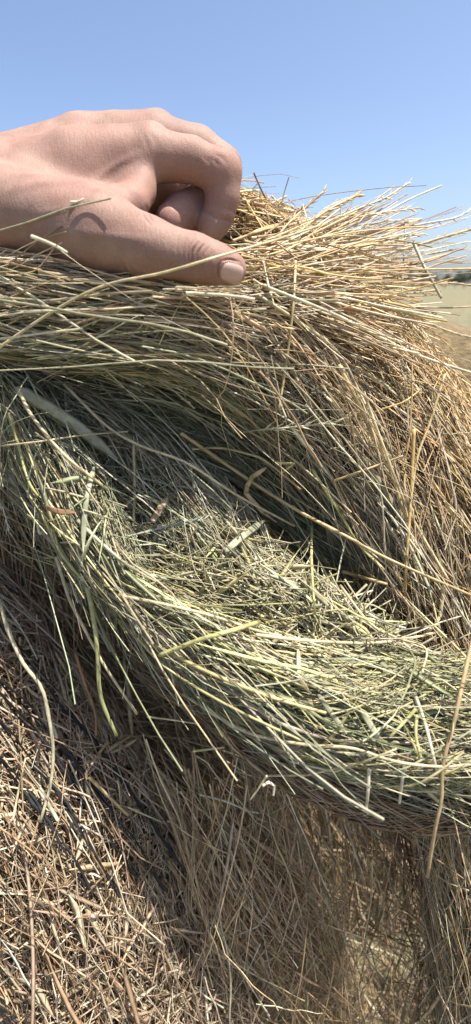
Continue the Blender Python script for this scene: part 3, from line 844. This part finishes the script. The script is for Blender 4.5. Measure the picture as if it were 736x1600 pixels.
# ------------------------------------------------------------------ the hand
def surface_nets(Fv, org, h):
    ins = Fv < 0
    nx, ny, nz = Fv.shape
    cnt = np.zeros((nx - 1, ny - 1, nz - 1), np.int8)
    for dx in (0, 1):
        for dy in (0, 1):
            for dz in (0, 1):
                cnt += ins[dx:nx - 1 + dx, dy:ny - 1 + dy, dz:nz - 1 + dz]
    act = (cnt > 0) & (cnt < 8)
    ix = np.argwhere(act)
    vid = np.full(act.shape, -1, np.int64); vid[act] = np.arange(len(ix))
    acc = np.zeros((len(ix), 3)); num = np.zeros(len(ix))
    corners = [(dx, dy, dz) for dx in (0, 1) for dy in (0, 1) for dz in (0, 1)]
    for a in corners:
        for ax in range(3):
            if a[ax] == 1: continue
            b = list(a); b[ax] = 1
            fa = Fv[ix[:, 0] + a[0], ix[:, 1] + a[1], ix[:, 2] + a[2]]
            fb = Fv[ix[:, 0] + b[0], ix[:, 1] + b[1], ix[:, 2] + b[2]]
            cr = (fa < 0) != (fb < 0)
            t = np.where(cr, fa / np.where(cr, fa - fb, 1), 0)
            p = np.array(a, float)[None].repeat(len(ix), 0); p[:, ax] += t
            acc += np.where(cr[:, None], p, 0); num += cr
    verts = org + h * (ix + acc / num[:, None])
    quads = []
    for ax in range(3):
        u, w = [(1, 2), (2, 0), (0, 1)][ax]
        sl0 = [slice(None)] * 3; sl1 = [slice(None)] * 3
        sl0[ax] = slice(0, -1); sl1[ax] = slice(1, None)
        ch = ins[tuple(sl0)] != ins[tuple(sl1)]
        e = np.argwhere(ch)
        lim = np.array(act.shape)
        ok = (e[:, u] > 0) & (e[:, w] > 0) & (e[:, u] < lim[u]) & (e[:, w] < lim[w]) & (e[:, ax] < lim[ax])
        e = e[ok]
        def g(du, dw):
            c = e.copy(); c[:, u] += du; c[:, w] += dw
            return vid[c[:, 0], c[:, 1], c[:, 2]]
        q = np.stack([g(-1, -1), g(0, -1), g(0, 0), g(-1, 0)], 1)
        flip = ~ins[e[:, 0], e[:, 1], e[:, 2]]
        q[flip] = q[flip][:, ::-1]
        quads.append(q)
    return verts, np.concatenate(quads)


def cone_sdf(x, y, z, a, b, ra, rb):
    ab = b - a
    x, y, z = x - a[0], y - a[1], z - a[2]
    t = np.clip((x * ab[0] + y * ab[1] + z * ab[2]) / np.float32(ab @ ab), 0, 1)
    r2 = (x - t * ab[0]) ** 2 + (y - t * ab[1]) ** 2 + (z - t * ab[2]) ** 2
    return np.sqrt(r2) - (np.float32(ra) + np.float32(rb - ra) * t)


def smin(a, b, k):
    h = np.clip(.5 + .5 * (b - a) / k, 0, 1)
    return b + (a - b) * h - k * h * (1 - h)


def build_hand():
    R = lambda r, d: r * d / F
    chains = [  # (px, py, d, radius px), blend radius in metres
        ([(-230, 335, .39, 68), (-130, 330, .372, 62), (-10, 330, .365, 57)], .012),          # forearm, wrist
        ([(-230, 300, .42, 66), (-130, 290, .402, 58), (-10, 290, .395, 50)], .02),
        ([(-10, 330, .365, 56), (90, 345, .355, 58), (170, 370, .342, 57), (232, 388, .334, 44)], .016),   # thumb metacarpal and thenar
        ([(-10, 300, .39, 50), (120, 262, .39, 50), (235, 243, .39, 37)], .02),                 # index metacarpal
        ([(-10, 280, .41, 48), (130, 235, .42, 46), (245, 222, .425, 36)], .02),
        ([(-10, 280, .43, 46), (130, 235, .45, 44), (235, 222, .458, 34)], .02),
        ([(-10, 290, .44, 44), (120, 255, .475, 42), (215, 240, .488, 32)], .02),
        ([(95, 222, .383, 10), (170, 211, .384, 10), (238, 208, .386, 12)], .008),             # tendons and knuckles
        ([(110, 192, .418, 10), (180, 187, .42, 10), (246, 187, .42, 12)], .008),
        ([(232, 226, .386, 26), (240, 224, .388, 25)], .006), ([(244, 205, .42, 25), (252, 204, .422, 24)], .006),
        ([(344, 262, .393, 28), (352, 266, .396, 27)], .004),
        ([(60, 330, .385, 52), (150, 320, .40, 45), (190, 310, .43, 40)], .02),                 # palm
        ([(150, 340, .365, 38), (205, 318, .372, 26), (222, 300, .382, 22)], .022),                                   # web
        ([(232, 390, .333, 43), (268, 396, .331, 36), (304, 403, .331, 34.5), (335, 413, .333, 31), (359, 421, .335, 27)], .007),  # thumb
        ([(235, 243, .39, 37), (300, 250, .392, 30), (347, 272, .395, 29)], .003),              # index
        ([(347, 272, .397, 28), (348, 305, .402, 26), (343, 333, .407, 24)], .004),
        ([(341, 336, .408, 25), (331, 353, .410, 24)], .003),
        ([(245, 222, .425, 36), (310, 233, .436, 30), (350, 260, .441, 28)], .002),              # middle
        ([(350, 262, .437, 27), (338, 300, .432, 27), (312, 318, .425, 27)], .004),
        ([(310, 320, .425, 28), (285, 333, .415, 28), (266, 345, .405, 25)], .003),
        ([(200, 290, .44, 38), (265, 290, .445, 34)], .012),
        ([(235, 222, .458, 34), (305, 240, .466, 29), (335, 275, .47, 26), (315, 330, .465, 24), (285, 345, .455, 22)], .005),
        ([(215, 240, .488, 32), (270, 260, .497, 27), (300, 295, .50, 24), (285, 335, .495, 22), (262, 350, .485, 20)], .005),
    ]
    pts = np.concatenate([P(np.array([c[0] for c in ch]), np.array([c[1] for c in ch]), np.array([c[2] for c in ch])) for ch, _ in chains])
    h = .0019
    lo = pts.min(0) - .045; hi = pts.max(0) + .045
    n = np.ceil((hi - lo) / h).astype(int)
    gx = [lo[k] + h * np.arange(n[k]) for k in range(3)]
    Fv = np.full(tuple(n), .05, np.float32)
    for ch, k in chains:
        segs = []
        for (ax, ay, ad, ar), (bx, by, bd, br) in zip(ch[:-1], ch[1:]):
            a = P(np.array([ax]), np.array([ay]), np.array([ad]))[0].astype(np.float32)
            b = P(np.array([bx]), np.array([by]), np.array([bd]))[0].astype(np.float32)
            segs.append((a, b, R(ar, ad), R(br, bd)))
        pad = max(max(q[2], q[3]) for q in segs) + .024
        lo_c = np.min([np.minimum(q[0], q[1]) for q in segs], 0) - pad; hi_c = np.max([np.maximum(q[0], q[1]) for q in segs], 0) + pad
        i0 = np.clip(((lo_c - lo) / h).astype(int), 0, n); i1 = np.clip(((hi_c - lo) / h).astype(int) + 1, 0, n)
        box = tuple(slice(i0[k_], i1[k_]) for k_ in range(3))
        gx_, gy_, gz_ = (gx[k_][box[k_]].astype(np.float32) for k_ in range(3))
        f = None
        for a, b, ra, rb in segs:
            g = cone_sdf(gx_[:, None, None], gy_[None, :, None], gz_[None, None, :], a, b, ra, rb)
            f = g if f is None else smin(f, g, np.float32(.004))
        Fv[box] = smin(Fv[box], f, np.float32(k))
    v, q = surface_nets(Fv, lo, h)
    # relax
    e = np.concatenate([q[:, [0, 1]], q[:, [1, 2]], q[:, [2, 3]], q[:, [3, 0]]])
    e = np.concatenate([e, e[:, ::-1]])
    nv = len(v)
    deg = np.bincount(e[:, 0], minlength=nv)
    co = v.copy()
    for _ in range(7):
        av = np.stack([np.bincount(e[:, 0], weights=co[e[:, 1], k], minlength=nv) for k in range(3)], 1) / deg[:, None]
        co = co * .5 + av * .5
    # finer faces over the thumb and the web, where the skin folds are
    for _ in range(2):
        x_, y_, d_ = project(co)
        reg = (x_ > 178) & (x_ < 396) & (y_ > 300) & (y_ < 458) & (d_ < .362)
        sel = reg[q].all(1)
        qs = q[sel]
        ed = np.sort(np.concatenate([qs[:, [0, 1]], qs[:, [1, 2]], qs[:, [2, 3]], qs[:, [3, 0]]]), 1)
        ue, inv = np.unique(ed, axis=0, return_inverse=True)
        inv = inv.reshape(4, -1)
        m0 = len(co); c0 = m0 + len(ue); ns = len(qs)
        co = np.concatenate([co, co[ue].mean(1), co[qs].mean(1)])
        ab, bc, cd, da = (m0 + inv[k] for k in range(4)); ce = c0 + np.arange(ns)
        q = np.concatenate([q[~sel], np.stack([qs[:, 0], ab, ce, da], 1), np.stack([ab, qs[:, 1], bc, ce], 1),
                            np.stack([ce, bc, qs[:, 2], cd], 1), np.stack([da, ce, cd, qs[:, 3]], 1)])
    nv = len(co)
    e = np.concatenate([q[:, [0, 1]], q[:, [1, 2]], q[:, [2, 3]], q[:, [3, 0]]]); e = np.concatenate([e, e[:, ::-1]])
    deg = np.bincount(e[:, 0], minlength=nv)
    x_, y_, d_ = project(co)
    inner = (x_ > 184) & (x_ < 390) & (y_ > 306) & (y_ < 452) & (d_ < .358)
    for _ in range(4):
        av = np.stack([np.bincount(e[:, 0], weights=co[e[:, 1], k], minlength=nv) for k in range(3)], 1) / deg[:, None]
        co = np.where(inner[:, None], co * .5 + av * .5, co)
    fn = np.cross(co[q[:, 2]] - co[q[:, 0]], co[q[:, 3]] - co[q[:, 1]])
    no = np.stack([sum(np.bincount(q[:, c], weights=fn[:, k], minlength=nv) for c in range(4)) for k in range(3)], 1)
    no = nrm(no)
    px, py, d = project(co)
    facing = ((CAM - co) * no).sum(1) > 0

    def crease(pl, width, depth):
        pl = catmull(np.array(pl, float), 30)
        dist = np.min(np.hypot(px[:, None] - pl[None, :, 0], py[:, None] - pl[None, :, 1]), 1)
        tt_ = np.argmin(np.hypot(px[:, None] - pl[None, :, 0], py[:, None] - pl[None, :, 1]), 1) / 29
        return -depth * np.exp(-(dist / width) ** 2) * np.sin(np.pi * np.clip(tt_, .02, .98)) ** .8
    disp = np.zeros(nv)
    near = facing & (px > -10) & (px < 400) & (py > 290) & (py < 470) & (d < .40)
    for pl, w, dp in (([(322, 379), (313, 389), (308, 401), (306, 414)], 1.6, .0011), ([(314, 375), (304, 387), (299, 400), (298, 416), (302, 427)], 1.7, .0012),
                      ([(302, 374), (296, 386), (293, 400), (294, 414)], 1.5, .0008), ([(328, 384), (319, 396), (316, 410), (317, 420)], 1.4, .0006), ([(290, 374), (286, 388), (285, 402)], 1.5, .0005),
                      ([(308, 377), (301, 392), (299, 408)], 1.2, .0004), ([(334, 390), (327, 402), (325, 414)], 1.2, .0003), ([(280, 372), (276, 386), (276, 398)], 1.4, .0003),
                      ([(345, 408), (341, 418), (341, 430), (345, 441)], 1.8, .0014), ([(345, 408), (360, 405), (376, 410)], 1.7, .0011), ([(345, 442), (358, 449), (372, 450)], 1.7, .0010),
                      ([(186, 405), (194, 420), (203, 433)], 3, .0010), ([(196, 402), (204, 418), (212, 432)], 2.4, .0006),
                      ([(228, 318), (232, 334), (238, 346)], 2.2, .0010), ([(236, 312), (241, 328), (245, 342)], 2, .0006), ([(220, 326), (226, 340), (236, 352)], 2, .0005)):
        disp = disp + np.where(near, crease(pl, w, dp), 0)
    for pl, w, dp in (([(5, 300), (70, 285), (140, 290), (205, 312)], 6, -.0011), ([(50, 335), (115, 322), (165, 296), (212, 258)], 5, -.0010), ([(140, 290), (180, 258), (228, 236)], 5, -.0009)):
        disp = disp + np.where(facing & (d < .42), crease(pl, w, dp), 0)
    for pl in ([(326, 246), (338, 252), (345, 262)], [(334, 240), (347, 247), (355, 258)], [(318, 244), (328, 254), (332, 266)], [(222, 208), (228, 222), (229, 236)], [(236, 205), (241, 219), (241, 232)]):
        disp = disp + np.where(facing & (d < .42), crease(pl, 2.4, .0008), 0)
    fing = facing & (d > .38) & (px > 230)
    for pl, w, dp in (([(314, 328), (335, 338), (366, 348)], 2.2, .0018), ([(262, 312), (275, 325), (290, 334)], 2.2, .0012)):
        disp = disp + np.where(fing, crease(pl, w, dp), 0)
    # tendon and vein relief on the back of the thumb root
    disp = disp + np.where(near, .0008 * np.exp(-((py - (352 + .10 * px)) / 9) ** 2) * np.clip((px - 40) / 60, 0, 1) * np.clip((250 - px) / 60, 0, 1), 0)
    co = co + no * disp[:, None]
    m, nt, out = new_mat('skin')
    N, Lk = nt.nodes, nt.links
    tc = N.new('ShaderNodeTexCoord')
    n1 = N.new('ShaderNodeTexNoise'); n1.inputs['Scale'].default_value = 45; n1.inputs['Detail'].default_value = 6
    n2 = N.new('ShaderNodeTexNoise'); n2.inputs['Scale'].default_value = 900; n2.inputs['Detail'].default_value = 3
    vo = N.new('ShaderNodeTexVoronoi'); vo.inputs['Scale'].default_value = 750
    for x in (n1, n2, vo): Lk.new(tc.outputs['Object'], x.inputs['Vector'])
    cr = N.new('ShaderNodeValToRGB')
    cr.color_ramp.elements[0].position = .3; cr.color_ramp.elements[0].color = (.235, .14, .11, 1)
    cr.color_ramp.elements[1].position = .7; cr.color_ramp.elements[1].color = (.345, .222, .178, 1)
    Lk.new(n1.outputs['Fac'], cr.inputs[0])
    sp = N.new('ShaderNodeMapRange'); sp.inputs['From Min'].default_value = .35; sp.inputs['From Max'].default_value = .7
    sp.inputs['To Min'].default_value = .88; sp.inputs['To Max'].default_value = 1.06
    Lk.new(n2.outputs['Fac'], sp.inputs['Value'])
    n3 = N.new('ShaderNodeTexNoise'); n3.inputs['Scale'].default_value = 17; n3.inputs['Detail'].default_value = 4
    Lk.new(tc.outputs['Object'], n3.inputs['Vector'])
    rr = N.new('ShaderNodeMapRange'); rr.inputs['From Min'].default_value = .42; rr.inputs['From Max'].default_value = .68; rr.inputs['To Max'].default_value = .6
    Lk.new(n3.outputs['Fac'], rr.inputs['Value'])
    rm = N.new('ShaderNodeMix'); rm.data_type = 'RGBA'
    rm.inputs[7].default_value = (.32, .172, .138, 1)
    Lk.new(rr.outputs[0], rm.inputs[0]); Lk.new(cr.outputs[0], rm.inputs[6])
    ml = N.new('ShaderNodeVectorMath'); ml.operation = 'SCALE'
    Lk.new(rm.outputs[2], ml.inputs[0]); Lk.new(sp.outputs[0], ml.inputs['Scale'])
    bs = N.new('ShaderNodeBsdfPrincipled')
    bs.inputs['Roughness'].default_value = .62; bs.inputs['Specular IOR Level'].default_value = .22
    bs.inputs['Subsurface Weight'].default_value = .12
    bs.inputs['Subsurface Radius'].default_value = (1.0, .35, .2); bs.inputs['Subsurface Scale'].default_value = .004
    Lk.new(ml.outputs[0], bs.inputs['Base Color'])
    bp = N.new('ShaderNodeBump'); bp.inputs['Strength'].default_value = .22; bp.inputs['Distance'].default_value = .0005
    mp = N.new('ShaderNodeMapping'); mp.inputs['Scale'].default_value = (3, .8, .8); mp.inputs['Rotation'].default_value = (0, .2, .2)
    n4 = N.new('ShaderNodeTexNoise'); n4.inputs['Scale'].default_value = 210; n4.inputs['Detail'].default_value = 4
    Lk.new(tc.outputs['Object'], mp.inputs[0]); Lk.new(mp.outputs[0], n4.inputs['Vector'])
    b2 = N.new('ShaderNodeBump'); b2.inputs['Strength'].default_value = .3; b2.inputs['Distance'].default_value = .0012
    Lk.new(n4.outputs['Fac'], b2.inputs['Height']); Lk.new(b2.outputs[0], bp.inputs['Normal'])
    Lk.new(vo.outputs['Distance'], bp.inputs['Height']); Lk.new(bp.outputs[0], bs.inputs['Normal'])
    Lk.new(bs.outputs[0], out.inputs[0])
    root = thing('person', 'bare hand reaching in from the left, thumb pressing down the lifted hay', 'person', P(100, 350, .40))
    hand = mesh_obj('hand', co, q, m, root)
    # thumb nail: a domed plate lying on the tip
    bvh = BVHTree.FromPolygons([Vector(c) for c in co], q.tolist())
    nm, nnt, nout = new_mat('nail')
    nb = nnt.nodes.new('ShaderNodeBsdfPrincipled')
    nb.inputs['Base Color'].default_value = (.47, .315, .265, 1); nb.inputs['Roughness'].default_value = .16
    nb.inputs['Subsurface Weight'].default_value = .2; nb.inputs['Subsurface Scale'].default_value = .002
    nnt.links.new(nb.outputs[0], nout.inputs[0])
    g = 17
    cxp, cyp, rot = 363, 427, math.radians(14)
    vv = np.zeros((g, g, 3)); okm = True
    for i in range(g):
        for j in range(g):
            a, b = -1 + 2 * i / (g - 1), -1 + 2 * j / (g - 1)
            # rounded square
            xx = a * math.sqrt(1 - .38 * b * b); yy = b * math.sqrt(1 - .38 * a * a)
            qx = xx * 19; qy = yy * 17
            X0 = cxp + qx * math.cos(rot) - qy * math.sin(rot); Y0 = cyp + qx * math.sin(rot) + qy * math.cos(rot)
            t = P(np.array([X0]), np.array([Y0]), np.array([.35]))[0]
            dirv = Vector(t - CAM).normalized()
            hit, nor, _, _ = bvh.ray_cast(Vector(CAM), dirv)
            if hit is None:
                hit = Vector(t) + dirv * .006; nor = -dirv
            rr = max(abs(a), abs(b))
            vv[i, j] = np.array(hit) + np.array(nor) * (.0012 * (1 - rr ** 6) - .0002 * rr ** 8)
    for _ in range(3):
        vv[1:-1, 1:-1] = (vv[:-2, 1:-1] + vv[2:, 1:-1] + vv[1:-1, :-2] + vv[1:-1, 2:]) / 4
    # thickness
    back = vv + FWD * .0012
    V = np.concatenate([vv.reshape(-1, 3), back.reshape(-1, 3)])
    i, j = np.meshgrid(np.arange(g - 1), np.arange(g - 1), indexing='ij')
    q = np.stack([i * g + j, (i + 1) * g + j, (i + 1) * g + j + 1, i * g + j + 1], -1).reshape(-1, 4)
    edge = [(k, 0) for k in range(g)] + [(g - 1, k) for k in range(1, g)] + [(k, g - 1) for k in range(g - 2, -1, -1)] + [(0, k) for k in range(g - 2, 0, -1)]
    ei = np.array([a * g + b for a, b in edge]); e2 = np.roll(ei, -1)
    rim = np.stack([ei, e2, e2 + g * g, ei + g * g], 1)
    mesh_obj('thumb_nail', V, np.concatenate([q, q[:, ::-1] + g * g, rim]), nm, root)


build_hand()
# chaff caught on the back of the hand
hero('chaff', [(49, 369), (75, 379), (92, 387), (105, 395)], 6, WHITE, 'bright chaff bit on the back of the hand near the wrist', 'chaff', depth=[.311, .311, .31])
hero('chaff', [(110, 316), (122, 315), (131, 311)], 5, WHITE, 'small chaff bit higher on the hand', 'chaff', depth=[.318, .318, .318])
